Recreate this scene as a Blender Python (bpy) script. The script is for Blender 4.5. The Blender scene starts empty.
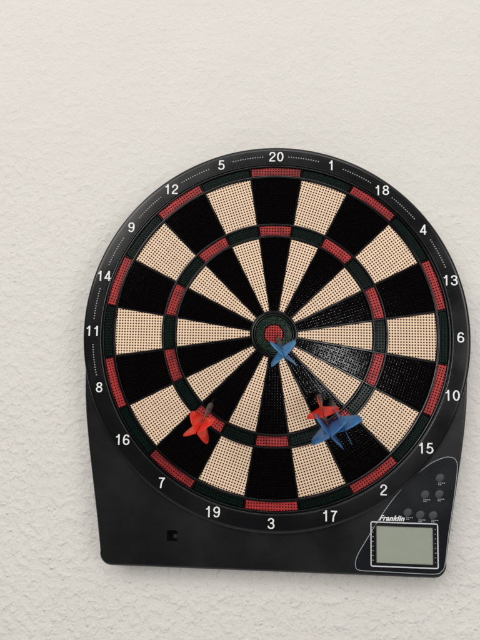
import bpy, bmesh, math, random
import numpy as np
from mathutils import Matrix, Vector
random.seed(4)
scene=bpy.context.scene
COL=bpy.context.collection
Z0=1.6
scene.view_settings.view_transform='Standard'
scene.view_settings.look='None'
scene.view_settings.exposure=0

# ------------------------------------------------------------ materials
def newmat(name):
    m=bpy.data.materials.new(name); m.use_nodes=True
    nt=m.node_tree; b=nt.nodes["Principled BSDF"]
    return m,nt,b
def setp(b,col=None,rough=None,spec=None,coat=None):
    if col is not None: b.inputs["Base Color"].default_value=(*col,1)
    if rough is not None: b.inputs["Roughness"].default_value=rough
    if spec is not None: b.inputs["Specular IOR Level"].default_value=spec
    if coat is not None: b.inputs["Coat Weight"].default_value=coat
def N(nt,t,**k):
    n=nt.nodes.new(t)
    for a,v in k.items(): setattr(n,a,v)
    return n
def mathn(nt,op,a,b=None,clamp=False):
    n=nt.nodes.new("ShaderNodeMath"); n.operation=op; n.use_clamp=clamp
    for i,v in enumerate((a,b)):
        if v is None: continue
        if isinstance(v,(int,float)): n.inputs[i].default_value=v
        else: nt.links.new(v,n.inputs[i])
    return n.outputs[0]

def plastic(name,col,rough=0.35,spec=0.5,grain=0.15,gscale=900,dust=0.0):
    m,nt,b=newmat(name); setp(b,col,rough,spec)
    tc=N(nt,"ShaderNodeTexCoord"); no=N(nt,"ShaderNodeTexNoise")
    nt.links.new(tc.outputs["Object"],no.inputs["Vector"]); no.inputs["Scale"].default_value=gscale; no.inputs["Detail"].default_value=3
    bp=N(nt,"ShaderNodeBump"); bp.inputs["Strength"].default_value=grain; bp.inputs["Distance"].default_value=0.0003
    nt.links.new(no.outputs["Fac"],bp.inputs["Height"]); nt.links.new(bp.outputs[0],b.inputs["Normal"])
    n2=N(nt,"ShaderNodeTexNoise"); n2.inputs["Scale"].default_value=18; n2.inputs["Detail"].default_value=6
    nt.links.new(tc.outputs["Object"],n2.inputs["Vector"])
    mr=N(nt,"ShaderNodeMapRange"); mr.inputs[1].default_value=.3; mr.inputs[2].default_value=.7
    mr.inputs[3].default_value=max(0.05,rough-0.08); mr.inputs[4].default_value=rough+0.1
    nt.links.new(n2.outputs["Fac"],mr.inputs[0]); nt.links.new(mr.outputs[0],b.inputs["Roughness"])
    if dust>0:
        mx=N(nt,"ShaderNodeMix"); mx.data_type='RGBA'
        mx.inputs["A"].default_value=(*col,1); mx.inputs["B"].default_value=(col[0]+dust,col[1]+dust,col[2]+dust,1)
        nt.links.new(n2.outputs["Fac"],mx.inputs["Factor"]); nt.links.new(mx.outputs["Result"],b.inputs["Base Color"])
    return m

PITCH=0.0032
def holes(name,col,hole,rough=0.4,spec=0.5,rad=0.29,var=0.1,bump=0.6,rim=None):
    m,nt,b=newmat(name); setp(b,col,rough,spec)
    uv=N(nt,"ShaderNodeUVMap"); uv.uv_map="UVMap"
    sx=N(nt,"ShaderNodeSeparateXYZ"); nt.links.new(uv.outputs[0],sx.inputs[0])
    fx=mathn(nt,'SUBTRACT',mathn(nt,'FRACT',sx.outputs[0]),0.5)
    fy=mathn(nt,'SUBTRACT',mathn(nt,'FRACT',sx.outputs[1]),0.5)
    d=mathn(nt,'SQRT',mathn(nt,'ADD',mathn(nt,'MULTIPLY',fx,fx),mathn(nt,'MULTIPLY',fy,fy)))
    mr=N(nt,"ShaderNodeMapRange"); mr.interpolation_type='SMOOTHSTEP'
    nt.links.new(d,mr.inputs[0]); mr.inputs[1].default_value=rad-0.06; mr.inputs[2].default_value=rad+0.06
    mr.inputs[3].default_value=0; mr.inputs[4].default_value=1
    tc=N(nt,"ShaderNodeTexCoord"); n2=N(nt,"ShaderNodeTexNoise"); n2.inputs["Scale"].default_value=90; n2.inputs["Detail"].default_value=5
    nt.links.new(tc.outputs["Object"],n2.inputs["Vector"])
    oi=N(nt,"ShaderNodeObjectInfo")
    f=mathn(nt,'ADD',mathn(nt,'MULTIPLY',mathn(nt,'SUBTRACT',n2.outputs["Fac"],0.5),2.0),mathn(nt,'MULTIPLY',oi.outputs["Random"],0.6)); 
    f=mathn(nt,'ADD',f,0.2,True)
    m0=N(nt,"ShaderNodeMix"); m0.data_type='RGBA'
    m0.inputs["A"].default_value=(*[c*(1-var) for c in col],1); m0.inputs["B"].default_value=(*[min(.9,c*(1+var)) for c in col],1)
    nt.links.new(f,m0.inputs["Factor"])
    mx=N(nt,"ShaderNodeMix"); mx.data_type='RGBA'
    mx.inputs["A"].default_value=(*hole,1); nt.links.new(m0.outputs["Result"],mx.inputs["B"])  # dark colour painted in for the shade inside the holes
    nt.links.new(mr.outputs[0],mx.inputs["Factor"]); nt.links.new(mx.outputs["Result"],b.inputs["Base Color"])
    mh=N(nt,"ShaderNodeMapRange"); mh.interpolation_type='SMOOTHSTEP'; nt.links.new(d,mh.inputs[0])
    mh.inputs[1].default_value=rad-0.16; mh.inputs[2].default_value=rad+0.10; mh.inputs[3].default_value=0; mh.inputs[4].default_value=1
    bp=N(nt,"ShaderNodeBump"); bp.inputs["Strength"].default_value=bump; bp.inputs["Distance"].default_value=0.0006
    nt.links.new(mh.outputs[0],bp.inputs["Height"]); nt.links.new(bp.outputs[0],b.inputs["Normal"])
    if rim is None:
        sp=mathn(nt,'MULTIPLY',mr.outputs[0],spec)
    else:
        # polished lip round every hole, unevenly worn, duller land between
        lip=mathn(nt,'SUBTRACT',1.0,mathn(nt,'MULTIPLY',mathn(nt,'ABSOLUTE',mathn(nt,'SUBTRACT',d,rad+0.09)),10.0),True)
        n3=N(nt,"ShaderNodeTexNoise"); n3.inputs["Scale"].default_value=420; n3.inputs["Detail"].default_value=1
        nt.links.new(tc.outputs["Object"],n3.inputs["Vector"])
        wear=N(nt,"ShaderNodeMapRange"); nt.links.new(n3.outputs["Fac"],wear.inputs[0]); wear.inputs[1].default_value=.42; wear.inputs[2].default_value=.62
        lip=mathn(nt,'MULTIPLY',lip,wear.outputs[0])
        sp=mathn(nt,'ADD',mathn(nt,'MULTIPLY',mr.outputs[0],spec),mathn(nt,'MULTIPLY',lip,rim))
    nt.links.new(sp,b.inputs["Specular IOR Level"])
    return m

M_house=plastic("black_housing_plastic",(0.0060,0.0063,0.0070),0.30,0.48,0.1,1200,0.002)
M_ring=plastic("number_ring_plastic",(0.0040,0.0043,0.0048),0.24,0.38,0.08,900,0.001)
M_spider=plastic("divider_plastic",(0.002,0.002,0.0025),0.2,0.35,0.1)
M_base=plastic("deep_black_plastic",(0.002,0.002,0.002),0.6,0.2)
M_white=plastic("white_print",(0.80,0.80,0.80),0.5,0.3)
M_grey=plastic("grey_print",(0.30,0.31,0.32),0.5,0.3)
M_silver=plastic("silver_print",(0.58,0.59,0.60),0.4,0.4)
M_panel=plastic("panel_film",(0.006,0.007,0.009),0.25,0.45,0.1)
M_button=plastic("rubber_button",(0.045,0.05,0.055),0.5,0.4)
M_cream=holes("cream_segment_plastic",(0.81,0.60,0.425),(0.06,0.026,0.014),0.45,0.35,rad=.30,var=.05)
M_black=holes("black_segment_plastic",(0.0022,0.0016,0.0016),(0.0008,0.0008,0.0008),0.105,0.04,bump=0.11,rim=0.50)
M_red=holes("red_segment_plastic",(0.30,0.020,0.020),(0.035,0.003,0.003),0.38,0.4,0.27,var=.45)
M_green=holes("green_segment_plastic",(0.0018,0.0068,0.0046),(0.001,0.002,0.002),0.22,0.2,0.25,var=.3,bump=.4)
M_bgreen=holes("bull_green_plastic",(0.005,0.017,0.009),(0.002,0.003,0.002),0.2,0.2,0.27,rim=.9)
M_bred=holes("bull_red_plastic",(0.30,0.022,0.022),(0.018,0.002,0.002),0.2,0.3,0.31,var=.5,bump=1.0,rim=.9)

# wall plaster
M_wall,nt,b=newmat("painted_rough_plaster"); setp(b,(0.78,0.745,0.69),0.75,0.25)
tc=N(nt,"ShaderNodeTexCoord")
def noise(sc,det=4,ro=.5,dist=0):
    n=N(nt,"ShaderNodeTexNoise"); n.inputs["Scale"].default_value=sc; n.inputs["Detail"].default_value=det
    n.inputs["Roughness"].default_value=ro; n.inputs["Distortion"].default_value=dist
    nt.links.new(tc.outputs["Object"],n.inputs["Vector"]); return n.outputs["Fac"]
mx=N(nt,"ShaderNodeMix"); mx.data_type='RGBA'; mx.inputs["A"].default_value=(0.670,0.640,0.600,1); mx.inputs["B"].default_value=(0.725,0.697,0.655,1)
nt.links.new(noise(6,8,.6),mx.inputs["Factor"]); nt.links.new(mx.outputs["Result"],b.inputs["Base Color"])
h1=noise(9,2); h2=noise(110,3,.5,.2); h3=noise(330,4,.55); h4=noise(40,3,.5,.3)
mr=N(nt,"ShaderNodeMapRange"); mr.interpolation_type='SMOOTHSTEP'; nt.links.new(h2,mr.inputs[0]); mr.inputs[1].default_value=.40; mr.inputs[2].default_value=.72
vo=N(nt,"ShaderNodeTexVoronoi"); vo.inputs["Scale"].default_value=120; nt.links.new(tc.outputs["Object"],vo.inputs["Vector"])
msk=noise(26,2)
nib=mathn(nt,'MULTIPLY',mathn(nt,'SUBTRACT',0.28,vo.outputs["Distance"],True),mathn(nt,'GREATER_THAN',msk,0.59))
pit=mathn(nt,'MULTIPLY',mathn(nt,'SUBTRACT',0.22,vo.outputs["Distance"],True),mathn(nt,'LESS_THAN',msk,0.40))
H=mathn(nt,'ADD',mathn(nt,'ADD',mathn(nt,'MULTIPLY',h4,1.0),mathn(nt,'MULTIPLY',mr.outputs[0],0.5)),mathn(nt,'SUBTRACT',mathn(nt,'MULTIPLY',nib,2.2),mathn(nt,'MULTIPLY',pit,2.4)))
# trowelled smoother higher up the wall, rougher low down
sxyz=N(nt,"ShaderNodeSeparateXYZ"); nt.links.new(tc.outputs["Object"],sxyz.inputs[0])
yy=mathn(nt,'ADD',sxyz.outputs[2],mathn(nt,'MULTIPLY',mathn(nt,'SUBTRACT',noise(3.5,3),0.5),0.9))
mk=N(nt,"ShaderNodeMapRange"); mk.interpolation_type='SMOOTHSTEP'; nt.links.new(yy,mk.inputs[0])
mk.inputs[1].default_value=-.22; mk.inputs[2].default_value=.28; mk.inputs[3].default_value=1.15; mk.inputs[4].default_value=0.50
H=mathn(nt,'ADD',mathn(nt,'MULTIPLY',H,mk.outputs[0]),mathn(nt,'ADD',mathn(nt,'MULTIPLY',h1,2.0),mathn(nt,'MULTIPLY',h3,0.30)))
bp=N(nt,"ShaderNodeBump"); bp.inputs["Strength"].default_value=0.85; bp.inputs["Distance"].default_value=0.0019
nt.links.new(H,bp.inputs["Height"]); nt.links.new(bp.outputs[0],b.inputs["Normal"])

# LCD
M_lcd,nt,b=newmat("lcd_glass"); setp(b,(0.20,0.215,0.19),0.12,0.5)
tc2=N(nt,"ShaderNodeTexCoord"); n=N(nt,"ShaderNodeTexNoise"); n.inputs["Scale"].default_value=20; nt.links.new(tc2.outputs["Object"],n.inputs["Vector"])
mx=N(nt,"ShaderNodeMix"); mx.data_type='RGBA'; mx.inputs["A"].default_value=(0.27,0.295,0.24,1); mx.inputs["B"].default_value=(0.35,0.375,0.31,1)
nt.links.new(n.outputs["Fac"],mx.inputs["Factor"]); nt.links.new(mx.outputs["Result"],b.inputs["Base Color"])

def flightmat(name,col):
    m,nt,b=newmat(name); setp(b,col,0.18,0.6)
    tr=N(nt,"ShaderNodeBsdfTranslucent"); tr.inputs[0].default_value=(*[min(1,c*1.4) for c in col],1)
    ms=N(nt,"ShaderNodeMixShader"); ms.inputs[0].default_value=0.42
    nt.links.new(b.outputs[0],ms.inputs[1]); nt.links.new(tr.outputs[0],ms.inputs[2])
    tp=N(nt,"ShaderNodeBsdfTransparent"); tp.inputs[0].default_value=(*[0.35+0.65*c for c in col],1)
    m2=N(nt,"ShaderNodeMixShader"); m2.inputs[0].default_value=0.30
    nt.links.new(ms.outputs[0],m2.inputs[1]); nt.links.new(tp.outputs[0],m2.inputs[2])
    nt.links.new(m2.outputs[0],nt.nodes["Material Output"].inputs[0]); return m
M_fsky=flightmat("light_blue_flight_film",(0.15,0.42,0.66))
M_fblue=flightmat("blue_flight_film",(0.09,0.29,0.54))
M_fred=flightmat("red_flight_film",(0.95,0.07,0.04))
M_sblue=plastic("blue_shaft_plastic",(0.02,0.06,0.13),0.3)
M_sred=plastic("red_shaft_plastic",(0.18,0.02,0.02),0.3)
M_barrel=plastic("brass_barrel",(0.085,0.055,0.045),0.45); M_barrel.node_tree.nodes["Principled BSDF"].inputs["Metallic"].default_value=0.4
M_tip=plastic("dart_tip_plastic",(0.01,0.01,0.01),0.4)

# ------------------------------------------------------------ helpers
def obj(name,me,parent=None,mat=None,loc=None,smooth=False):
    o=bpy.data.objects.new(name,me); COL.objects.link(o)
    if mat: me.materials.append(mat)
    if parent: o.parent=parent
    if loc: o.location=loc
    if smooth:
        for p in me.polygons: p.use_smooth=True
    return o
def mesh(name,vs,fs):
    me=bpy.data.meshes.new(name); me.from_pydata(vs,[],fs); me.validate(); me.update()
    bm=bmesh.new(); bm.from_mesh(me); bmesh.ops.recalc_face_normals(bm,faces=bm.faces[:]); bm.to_mesh(me); bm.free()
    return me
def prism(name,pts,d0,d1):
    n=len(pts); vs=[(p[0],-d0,p[1]) for p in pts]+[(p[0],-d1,p[1]) for p in pts]
    fs=[list(range(n)),list(range(n,2*n))]+[[i,(i+1)%n,n+(i+1)%n,n+i] for i in range(n)]
    return mesh(name,vs,fs)
def bevel(o,w,seg=2,ang=35):
    m=o.modifiers.new("bevel",'BEVEL'); m.width=w; m.segments=seg; m.limit_method='ANGLE'; m.angle_limit=math.radians(ang)
    m.harden_normals=True
    for p in o.data.polygons: p.use_smooth=True
def lathe(name,prof,n=192):
    vs=[];fs=[];k=len(prof)
    for i in range(n):
        a=2*math.pi*i/n
        for r,d in prof: vs.append((r*math.sin(a),-d,r*math.cos(a)))
    for i in range(n):
        j=(i+1)%n
        for q in range(k):
            q2=(q+1)%k
            fs.append([i*k+q,i*k+q2,j*k+q2,j*k+q])
    return mesh(name,vs,fs)
def ribbon(name,pts,w,d0,d1):
    n=len(pts); vs=[]
    for i in range(n):
        a=Vector(pts[i-1]);c=Vector(pts[(i+1)%n]);t=(c-a).normalized();nn=Vector((-t.y,t.x))
        p=Vector(pts[i])
        for s in (w/2,-w/2):
            for d in (d0,d1):
                q=p+nn*s; vs.append((q.x,-d,q.y))
    fs=[]
    for i in range(n):
        a=4*i;b_=4*((i+1)%n)
        fs+=[[a,a+1,b_+1,b_],[a+1,a+3,b_+3,b_+1],[a+3,a+2,b_+2,b_+3],[a+2,a,b_,b_+2]]
    return mesh(name,vs,fs)
def catmull(P,k=6,closed=True):
    out=[];n=len(P)
    rng=range(n) if closed else range(n-1)
    for i in rng:
        if closed: q=[np.array(P[(i+j-1)%n]) for j in range(4)]
        else: q=[np.array(P[min(max(i+j-1,0),n-1)]) for j in range(4)]
        p0,p1,p2,p3=q
        for s in range(k):
            t=s/k
            out.append(tuple(0.5*((2*p1)+(-p0+p2)*t+(2*p0-5*p1+4*p2-p3)*t*t+(-p0+3*p1-3*p2+p3)*t**3)))
    if not closed: out.append(tuple(P[-1]))
    return out
def boxes(name,lst,d0,d1):
    vs=[];fs=[]
    for (u0,v0,u1,v1) in lst:
        s=len(vs)
        for d in (d0,d1):
            vs+=[(u0,-d,v0),(u1,-d,v0),(u1,-d,v1),(u0,-d,v1)]
        fs+=[[s,s+1,s+2,s+3],[s+4,s+5,s+6,s+7]]+[[s+i,s+(i+1)%4,s+4+(i+1)%4,s+4+i] for i in range(4)]
    return mesh(name,vs,fs)
def textmesh(name,txt,size,u,v,d,shear=0,off=0.0,sx=1.0):
    cu=bpy.data.curves.new("t",'FONT'); cu.body=txt; cu.size=size; cu.extrude=0.00012; cu.offset=off; cu.shear=shear
    cu.align_x='CENTER'; cu.align_y='CENTER'; cu.space_character=1.06
    to=bpy.data.objects.new("t",cu); COL.objects.link(to)
    bpy.context.view_layer.update()
    dg=bpy.context.evaluated_depsgraph_get()
    me=bpy.data.meshes.new_from_object(to.evaluated_get(dg)); me.name=name
    bpy.data.objects.remove(to)
    xs=[q.co.x for q in me.vertices]; ys=[q.co.y for q in me.vertices]
    cx=(min(xs)+max(xs))/2; cy=(min(ys)+max(ys))/2
    for q in me.vertices:
        x,y,z=q.co; q.co=((x-cx)*sx+u,-(d+z+0.00012),(y-cy)+v)
    me.materials.clear()
    return me
# grotesque digits drawn as strokes
def ellp(cx,cy,rx,ry,n=28): return ([(cx+rx*math.sin(2*math.pi*i/n),cy+ry*math.cos(2*math.pi*i/n)) for i in range(n)],True)
def op(P,smooth=True): return (catmull(P,5,False) if smooth else P,False)
six=[ellp(.275,.31,.205,.245),op([(.455,.76),(.41,.88),(.29,.935),(.16,.87),(.09,.70),(.07,.50),(.072,.31)])]
DIG={'0':[ellp(.275,.5,.205,.435,36)],
'1':[op([(.32,0),(.32,1)],False),op([(.10,.735),(.19,.755),(.26,.82),(.30,.96)])],
'2':[op([(.075,.66),(.10,.82),(.18,.915),(.285,.935),(.40,.89),(.465,.75),(.43,.60),(.30,.44),(.15,.27),(.085,.13),(.075,.02)]),op([(.04,.065),(.50,.065)],False)],
'3':[op([(.08,.72),(.13,.87),(.27,.935),(.41,.87),(.450,.74),(.40,.60),(.28,.535),(.21,.53)]),op([(.21,.53),(.30,.525),(.43,.46),(.485,.29),(.42,.12),(.27,.065),(.12,.12),(.06,.28)])],
'4':[op([(.385,0),(.385,1)],False),op([(.375,.95),(.06,.27)],False),op([(.01,.265),(.53,.265)],False)],
'5':[op([(.48,.93),(.13,.93)],False),op([(.165,.98),(.10,.48)],False),op([(.09,.49),(.17,.57),(.29,.605),(.43,.53),(.485,.34),(.43,.15),(.27,.065),(.12,.11),(.06,.25)])],
'6':six,
'7':[op([(.04,.93),(.52,.93)],False),op([(.47,.95),(.35,.74),(.25,.45),(.20,0)])],
'8':[ellp(.275,.735,.170,.195),ellp(.275,.285,.205,.22)],
'9':[([(.55-x,1-y) for x,y in P_],c) for P_,c in six]}
def numeral(txt,h,u,v,d,sw=.115):
    vs=[];fs=[];adv=.635
    tot=adv*(len(txt)-1)+.55; x0=-tot/2; lay=0
    if txt[0]=='1' : x0-=.03
    for ch in txt:
        for P_,closed in DIG[ch]:
            n=len(P_); base=len(vs); dd=d+0.0003+lay*0.00004; lay+=1
            for i in range(n):
                a=Vector(P_[i-1] if (i>0 or closed) else P_[0]); c=Vector(P_[(i+1)%n] if (i<n-1 or closed) else P_[n-1])
                t=(c-a).normalized(); nn=Vector((-t.y,t.x)); p=Vector(P_[i])
                for s in (sw/2,-sw/2):
                    q=p+nn*s; X=u+(x0+q.x)*h*1.22; Y=v+(q.y-.5)*h
                    vs.append((X,-d,Y)); vs.append((X,-dd,Y))
            for i in range(n if closed else n-1):
                A=base+4*i;B_=base+4*((i+1)%n)
                fs+=[[A,A+1,B_+1,B_],[A+1,A+3,B_+3,B_+1],[A+3,A+2,B_+2,B_+3]]
            if not closed:
                for A in (base,base+4*(n-1)): fs.append([A,A+1,A+3,A+2])
        x0+=adv
    me=bpy.data.meshes.new("numeral"); me.from_pydata(vs,[],fs); me.update()
    bm=bmesh.new(); bm.from_mesh(me); bmesh.ops.recalc_face_normals(bm,faces=bm.faces[:]); bm.to_mesh(me); bm.free()
    return me

# ------------------------------------------------------------ wall
me=mesh("plaster_wall",[(-2.2,0,-1.6),(2.2,0,-1.6),(2.2,0,1.4),(-2.2,0,1.4)],[[0,1,2,3]])
wall=obj("plaster_wall",me,mat=M_wall,loc=(0,0,Z0))
wall["label"]="off-white wall of rough painted plaster behind the dartboard"; wall["category"]="wall"

# ------------------------------------------------------------ dartboard
board=bpy.data.objects.new("electronic_dartboard",None); COL.objects.link(board); board.location=(0,0,Z0); board.empty_display_size=.05
board["label"]="round black electronic dartboard with cream wedges on plaster wall"; board["category"]="dartboard"

pts=[]
a0=math.degrees(math.asin(0.03/0.2212))
k=120
for i in range(k+1):
    a=math.radians(-90-a0+0+(180+2*a0)*i/k)
    pts.append((0.2212*math.sin(a),0.2212*math.cos(a)))
side=[(.2196,-.05),(.2184,-.075),(.2160,-.10),(.2118,-.13),(.2052,-.17),(.1985,-.21),(.1935,-.243)]
corner=[]
for i in range(9):
    t=math.radians(-8+(98)*i/8)
    corner.append((.1790+.0140*math.cos(t),-.2505-.0140*math.sin(t)))
right=side+corner
left=[(-x,y) for x,y in reversed(right)]
outline=pts+right+left
housing=obj("housing",prism("housing",outline,0.002,0.0260),board,M_house)
bevel(housing,0.0035,4,30)

prof=[(.2000,.0262),(.2000,.0312),(.2008,.0318),(.2022,.0320),(.2170,.0320),(.2200,.0314),(.2216,.0300),(.2222,.0284),(.2222,.0215),(.2205,.0215),(.2205,.0262)]
nring=obj("number_ring",lathe("number_ring",prof,256),board,M_ring)
for p in nring.data.polygons: p.use_smooth=True
nring.modifiers.new("n",'WEIGHTED_NORMAL')
DN=.0320
R=0.1975
nums=[20,1,18,4,13,6,10,15,2,17,3,19,7,16,8,11,14,9,12,5]
for i,n in enumerate(nums):
    a=math.radians(18*i)
    obj("numeral",numeral(str(n),.0118,.2098*math.sin(a),.2098*math.cos(a),DN),nring,M_white)
M_dot=plastic("dot_glint_grey",(0.40,0.41,0.41),0.3)  # pale grey paints in the glints on the upper rim dots
for i in range(10):
    c=-99+18*i
    bm=bmesh.new(); a=c-5.0
    while a<=c+5.1:
        t=math.radians(a); rr=.2098
        bmesh.ops.create_icosphere(bm,subdivisions=2,radius=0.00080,matrix=Matrix.Translation((rr*math.sin(t),-DN,rr*math.cos(t))))
        a+=0.80
    me=bpy.data.meshes.new("raised_dots"); bm.to_mesh(me); bm.free()
    obj("raised_dots",me,nring,M_dot,smooth=True)

back=obj("segment_backing",lathe("segment_backing",[(0.0001,.0262),(0.0001,.0270),(.1999,.0270),(.1999,.0262)],128),board,M_base)
bm=bmesh.new()
def addring(r0,r1,d0,d1,n=192,b_=0.0004):
    pr=[(r0,d0),(r0,d1-b_),(r0+b_*.3,d1-b_*.3),(r0+b_,d1),(r1-b_,d1),(r1-b_*.3,d1-b_*.3),(r1,d1-b_),(r1,d0)]
    V=[]
    for i in range(n):
        a=2*math.pi*i/n
        V.append([bm.verts.new((r*math.sin(a),-d,r*math.cos(a))) for r,d in pr])
    for i in range(n):
        j=(i+1)%n
        for q in range(len(pr)-1):
            f=bm.faces.new((V[i][q],V[i][q+1],V[j][q+1],V[j][q])); f.smooth=True
for r0,r1,dd in ((.1978,.1997,.0308),(.1848,.1876,.0306),(.1275,.1296,.0306),(.1130,.1154,.0306),(.0216,.0230,.0311),(.0240,.0270,.0304)):
    addring(r0,r1,.0268,dd)
for i in range(20):
    a=math.radians(9+18*i)
    rad=Vector((math.sin(a),0,math.cos(a))); tn=Vector((math.cos(a),0,-math.sin(a)))
    w=.0009;bv=.0004
    pr=[(-w,.0268),(-w,.0302-bv),(-w+bv,.0302),(w-bv,.0302),(w,.0302-bv),(w,.0268)]
    A=[bm.verts.new(rad*.0262+tn*x+Vector((0,-d,0))) for x,d in pr]
    Bv=[bm.verts.new(rad*.1988+tn*x+Vector((0,-d,0))) for x,d in pr]
    for q in range(5): bm.faces.new((A[q],A[q+1],Bv[q+1],Bv[q]))
bmesh.ops.recalc_face_normals(bm,faces=bm.faces[:])
me=bpy.data.meshes.new("divider_web"); bm.to_mesh(me); bm.free()
obj("divider_web",me,board,M_spider)

def segmesh(name,r0,r1,g,top,base=.0271,bv=.0005,n=10):
    def outl(ins):
        R0=r0+ins;R1=r1-ins;G=g+ins;o=[]
        h1=math.radians(9)-math.asin(G/R1); h0=math.radians(9)-math.asin(G/R0)
        for i in range(n+1):
            a=-h1+2*h1*i/n; o.append((R1*math.sin(a),R1*math.cos(a)))
        for i in range(n+1):
            a=h0-2*h0*i/n; o.append((R0*math.sin(a),R0*math.cos(a)))
        return o
    A=outl(0);B_=outl(bv);k=len(A)
    vs=[(x,-base,y) for x,y in A]+[(x,-(top-bv),y) for x,y in A]+[(x,-top,y) for x,y in B_]
    fs=[]
    for L in (0,k):
        for i in range(k):
            j=(i+1)%k; fs.append([L+i,L+j,L+k+j,L+k+i])
    for i in range(n):
        fs.append([2*k+i,2*k+i+1,2*k+(k-2-i),2*k+(k-1-i)])
    me=mesh(name,vs,fs)
    uvl=me.uv_layers.new(name="UVMap")
    c=r0
    for lp in me.loops:
        co=me.vertices[lp.vertex_index].co
        uvl.data[lp.index].uv=(co.x/PITCH+0.5+50,(co.z-c)/PITCH+50.05)
    return me
kinds=[("double_segment",.1880,.1974,.0013,.0297),("outer_single_segment",.1300,.1843,.0015,.0296),("triple_segment",.1158,.1271,.0013,.0297),("inner_single_segment",.0276,.1124,.0013,.0296)]
for name,r0,r1,g,top in kinds:
    is_ring=name[0] in "dt"
    base=segmesh(name,r0,r1,g,top)
    for i in range(20):
        me=base.copy(); black=(i%2==0)
        mat=(M_red if black else M_green) if is_ring else (M_black if black else M_cream)
        o=obj(name,me,board,mat); o.rotation_euler=(random.uniform(-.004,.004),math.radians(18*i),0)
def disc(name,r0,r1,top,mat,n=96):
    bv=.0005
    pr=[(max(r0,.0001),.0271),(max(r0,.0001),top-bv),(max(r0,.0001)+bv,top),(r1-bv,top),(r1,top-bv),(r1,.0271)]
    me=lathe(name,pr,n); uvl=me.uv_layers.new(name="UVMap")
    for lp in me.loops:
        co=me.vertices[lp.vertex_index].co
        uvl.data[lp.index].uv=(co.x/PITCH*1.1+50,co.z/PITCH*1.1+50)
    return obj(name,me,board,mat)
disc("outer_bull",.0113,.0211,.0300,M_bgreen)
disc("inner_bull",0,.0106,.0304,M_bred)

# ------------------------------------------------------------ control panel
D=.0260
P=[(.1990,-.1335),(.1900,-.1345),(.1720,-.1440),(.1440,-.1700),(.1240,-.1960),(.1040,-.2280),(.0955,-.2430),(.0935,-.2530),(.0980,-.2580),(.1200,-.2585),(.1500,-.2590),(.1790,-.2590),(.1865,-.2560),(.1905,-.2480),(.1950,-.2150),(.2010,-.1800),(.2055,-.1460),(.2040,-.1365)]
pl=catmull(P,6)
panel=obj("control_panel",prism("control_panel",pl,D-.0005,D+.0004),board,M_panel)
obj("panel_outline",ribbon("panel_outline",pl,.0007,D+.0002,D+.0007),panel,M_grey)
T=D+.0004
fu0,fu1,fv0,fv1=.1105,.1830,-.2530,-.2060
def rectloop(u0,v0,u1,v1,r=.0015):
    o=[]
    for cx,cy,s in ((u1-r,v1-r,0),(u0+r,v1-r,90),(u0+r,v0+r,180),(u1-r,v0+r,270)):
        for i in range(5):
            t=math.radians(s+22.5*i); o.append((cx+r*math.cos(t),cy+r*math.sin(t)))
    return o
obj("display_frame",ribbon("display_frame",rectloop(fu0,fv0,fu1,fv1),.0012,T-.0001,T+.0005),panel,M_silver)
bez=obj("display_bezel",ribbon("display_bezel",rectloop(.1155,-.2500,.1785,-.2090),.0016,T-.0001,T+.0012),panel,M_house)
obj("display_screen",prism("display_screen",rectloop(.1160,-.2495,.1780,-.2095),T-.0002,T+.0003),panel,M_lcd)
for u0 in (.1119,.1798):
    marks=[]
    for i in range(8):
        v=-.2115-i*.0050
        marks.append((u0,v-.0008,u0+random.uniform(.0010,.0018),v))
    obj("display_markings",boxes("display_markings",marks,T-.0001,T+.0001),panel,M_grey)
obj("brand_lettering",textmesh("brand_lettering","Franklin",.0080,.1335,-.2014,T-.00005,shear=.38,off=.00024,sx=1.0),panel,M_white)
bt=[(.1860,-.1560),(.1695,-.1745),(.1850,-.1735),(.1505,-.1945),(.1640,-.1965),(.1780,-.1965)]
segs=24
def ell(cx,cy,rx,ry,rot,d):
    o=[]
    for i in range(segs):
        t=2*math.pi*i/segs; x=rx*math.cos(t);y=ry*math.sin(t)
        o.append((cx+x*math.cos(rot)-y*math.sin(rot),-d,cy+x*math.sin(rot)+y*math.cos(rot)))
    return o
for (u,v) in bt:
    vs=[];fs=[];lv=[(1.0,T-.0001),(1.0,T+.0010),(.93,T+.0015),(.75,T+.0018)]
    for s,d in lv: vs+=ell(u,v,.0052*s,.0040*s,math.radians(35),d)
    for L in range(3):
        for i in range(segs):
            j=(i+1)%segs; fs.append([L*segs+i,L*segs+j,(L+1)*segs+j,(L+1)*segs+i])
    fs.append([3*segs+i for i in range(segs)])
    bo=obj("button",mesh("button",vs,fs),panel,M_button,smooth=True)
    lab=[]
    for k in range(2):
        for q in range(4 if k==0 else 2):
            x0=u-.0015+q*.0020
            lab.append((x0,v-.0062-k*.0018,x0+.0014,v-.0052-k*.0018))
    obj("button_marking",boxes("button_marking",lab,T-.0001,T+.0001),panel,M_grey)
sock=obj("power_socket",ribbon("power_socket",rectloop(-.1170,-.2350,-.1045,-.2225,.0012),.0010,D-.0003,D+.0004),board,M_house)
obj("socket_hole",prism("socket_hole",rectloop(-.1166,-.2346,-.1049,-.2229,.0010),D-.0003,D+.0002),sock,plastic("socket_black",(0.001,0.001,0.001),.9,.05))
obj("socket_key",boxes("socket_key",[(-.1090,-.2312,-.1052,-.2268)],D+.0000,D+.0007),sock,plastic("socket_key_plastic",(0.015,0.016,0.018),.5,.3))

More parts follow.
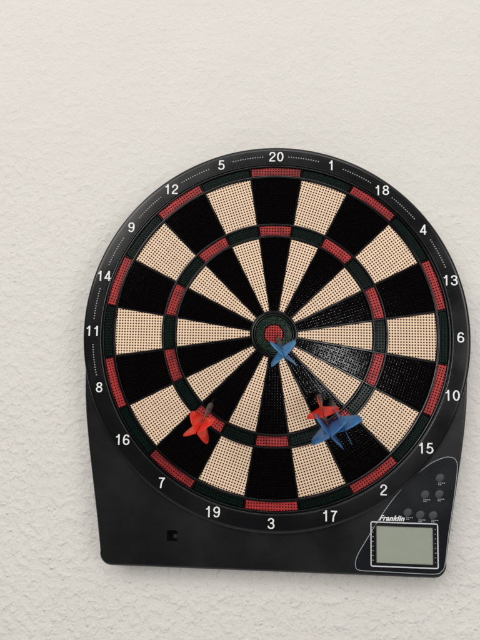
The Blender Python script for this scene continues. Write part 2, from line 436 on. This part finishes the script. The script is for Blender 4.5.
# ------------------------------------------------------------ darts
F_STD=[(0,.0018),(.005,.0070),(.010,.0123),(.0135,.0155),(.0150,.0164),(.020,.0167),(.0265,.0168),(.0285,.0163),(.0310,.0125),(.0332,.0080),(.0350,.0016)]
F_PEAR=[(0,.0018),(.004,.0055),(.008,.0095),(.012,.0130),(.016,.0155),(.020,.0166),(.024,.0168),(.028,.0158),(.0312,.0130),(.0338,.0085),(.0350,.0016)]
def make_dart(name,tip,tail_dir,roll,fm,sm,label,flen=.040,frad=.0190,scale=.9,F=F_STD):
    root=bpy.data.objects.new(name,None); COL.objects.link(root); root.empty_display_size=.01
    z=Vector(tail_dir).normalized()
    x=(Vector((1,0,0))-z*z.x).normalized(); y=z.cross(x)
    Mx=Matrix((x,y,z)).transposed()
    root.rotation_euler=(Mx@Matrix.Rotation(math.radians(roll),3,'Z')).to_euler()
    root.location=(tip[0],-.0275,Z0+tip[1]); root.scale=(scale,)*3
    root["label"]=label; root["category"]="dart"; root["group"]="darts stuck in the dartboard"
    def rev(nm,prof,mat,n=20):
        vs=[];fs=[];k=len(prof)
        for i in range(n):
            a=2*math.pi*i/n
            for s,r in prof: vs.append((r*math.cos(a),r*math.sin(a),s))
        for i in range(n):
            j=(i+1)%n
            for p in range(k-1): fs.append([i*k+p,i*k+p+1,j*k+p+1,j*k+p])
        fs.append([i*k for i in range(n)]); fs.append([i*k+k-1 for i in range(n)])
        me=mesh(nm,vs,fs); o=obj(nm,me,root,mat)
        for p in me.polygons: p.use_smooth=len(p.vertices)==4
        return o
    rev("tip",[(-.002,.0005),(.004,.0008),(.020,.0011),(.024,.0018),(.026,.0018)],M_tip)
    pb=[(.026,.0022),(.0275,.0030)]
    s=.030
    while s<.050:
        pb+=[(s,.0034),(s+.0010,.0034),(s+.0011,.0029),(s+.0017,.0029),(s+.0018,.0034)]; s+=.0026
    pb+=[(.054,.0032),(.058,.0024)]
    rev("barrel",pb,M_barrel)
    rev("shaft",[(.058,.0024),(.060,.0026),(.066,.0019),(.082,.0017),(.084,.0022),(.092,.0022),(.093,.0008),(.100,.0007)],sm)
    s0=.076
    F=[(s0+a*flen/.035,r*frad/.0168) for a,r in F]
    vs=[];fs=[];th=.00022
    for kf in range(4):
        a=math.pi/2*kf; c,sn=math.cos(a),math.sin(a)
        inner=.0007
        for side_ in (th,-th):
            base_=len(vs)
            for (s,r) in F:
                for rr in (inner,inner+(r-inner)*.5,r):
                    wob=0.0008*math.sin((rr/frad)*1.6)*(s-s0)/flen*(1 if kf%2 else -1)*(0.6+.3*kf)
                    X,Y=rr,side_+wob
                    vs.append((X*c-Y*sn,X*sn+Y*c,s))
            for i in range(len(F)-1):
                for h in range(2):
                    fs.append([base_+3*i+h,base_+3*i+h+1,base_+3*i+3+h+1,base_+3*i+3+h])
        b0=len(vs)-2*3*len(F);b1=len(vs)-3*len(F)
        for i in range(len(F)-1):
            fs.append([b0+3*i+2,b0+3*i+5,b1+3*i+5,b1+3*i+2])
    me=mesh("flight",vs,fs); obj("flight",me,root,fm,smooth=True)
    return root
make_dart("dart",(.003,-.001),(.045,-1,-.25),48,M_fsky,M_sblue,"blue plastic dart with four-vaned flight stuck in the bullseye",.044,.0185)
make_dart("dart",(-.067,-.075),(-.05,-1,-.22),28,M_fred,M_sred,"red dart drooping from a segment beside an empty black wedge",.046,.0185,.9,F_PEAR)
make_dart("dart",(.0505,-.063),(-.05,-1,-.21),20,M_fred,M_sred,"red dart partly hidden behind two blue darts",.038,.0190,.84)
make_dart("dart",(.0645,-.071),(-.015,-1,-.20),25,M_fblue,M_sblue,"blue dart with raised flight stuck close beside other darts",.044,.0205,.92)
make_dart("dart",(.0535,-.075),(-.035,-1,-.21),40,M_fblue,M_sblue,"blue dart with low drooping flight overlapping a red dart",.044,.0205,.95)

# ------------------------------------------------------------ light
w=bpy.data.worlds.new("World"); scene.world=w; w.use_nodes=True
nt=w.node_tree; bg=nt.nodes["Background"]
tc=N(nt,"ShaderNodeTexCoord"); sx=N(nt,"ShaderNodeSeparateXYZ"); nt.links.new(tc.outputs["Generated"],sx.inputs[0])
cr=N(nt,"ShaderNodeValToRGB"); mr=N(nt,"ShaderNodeMapRange"); nt.links.new(sx.outputs[2],mr.inputs[0]); mr.inputs[1].default_value=-1; mr.inputs[2].default_value=1
nt.links.new(mr.outputs[0],cr.inputs[0]); nt.links.new(cr.outputs[0],bg.inputs[0])
e=cr.color_ramp.elements; e[0].position=0; e[0].color=(1,.99,.96,1); e[1].position=1; e[1].color=(1,.98,.95,1)
for pos,c in ((.16,.9),(.25,.08),(.74,.08),(.83,.9)):
    q=e.new(pos); q.color=(c*.98,c*.99,c,1)
bg.inputs[1].default_value=0.62
def area(name,loc,target,sx,sy,power,col):
    l=bpy.data.lights.new(name,'AREA'); l.shape='RECTANGLE'; l.size=sx; l.size_y=sy; l.energy=power; l.color=col
    o=bpy.data.objects.new(name,l); COL.objects.link(o); o.location=loc
    o.rotation_euler=(Vector(target)-Vector(loc)).to_track_quat('-Z','Y').to_euler(); return o
area("ceiling_light",(-2.2,-2.8,Z0+1.9),(0,0,Z0),2.6,2.0,92,(1,.975,.93))
area("upper_fill",(0.3,-2.6,Z0+2.6),(0,0,Z0-.2),2.2,1.2,34,(1,.975,.93))  # added frontal fill from above, softens the shadow beside the board
area("side_fill",(3.1,-3.1,Z0+.5),(0.1,0,Z0-.2),1.8,2.4,58,(1,.985,.965))  # added fill from the right for evenness, stands for no known lamp
area("window_light",(0.43,-2.2,Z0-.04),(0,0,Z0),0.20,0.30,6.0,(0.97,0.985,1))

# ------------------------------------------------------------ camera
cam=bpy.data.cameras.new("camera"); co=bpy.data.objects.new("camera",cam); COL.objects.link(co); scene.camera=co
p=[-0.01422,-0.5828,-0.0325,0.08726,0.0441,0.01864]
B=Matrix(((1,0,0),(0,0,-1),(0,1,0)))
wv=Vector(p[3:]); Rm=B@Matrix.Rotation(wv.length,3,wv.normalized())
co.matrix_world=Matrix.Translation((p[0],p[1],p[2]+Z0))@Rm.to_4x4()
cam.sensor_fit='VERTICAL'; cam.sensor_height=32; cam.lens=481/640*32
cam.clip_start=.01; cam.clip_end=50
cam.dof.use_dof=True; cam.dof.focus_distance=0.55; cam.dof.aperture_fstop=9
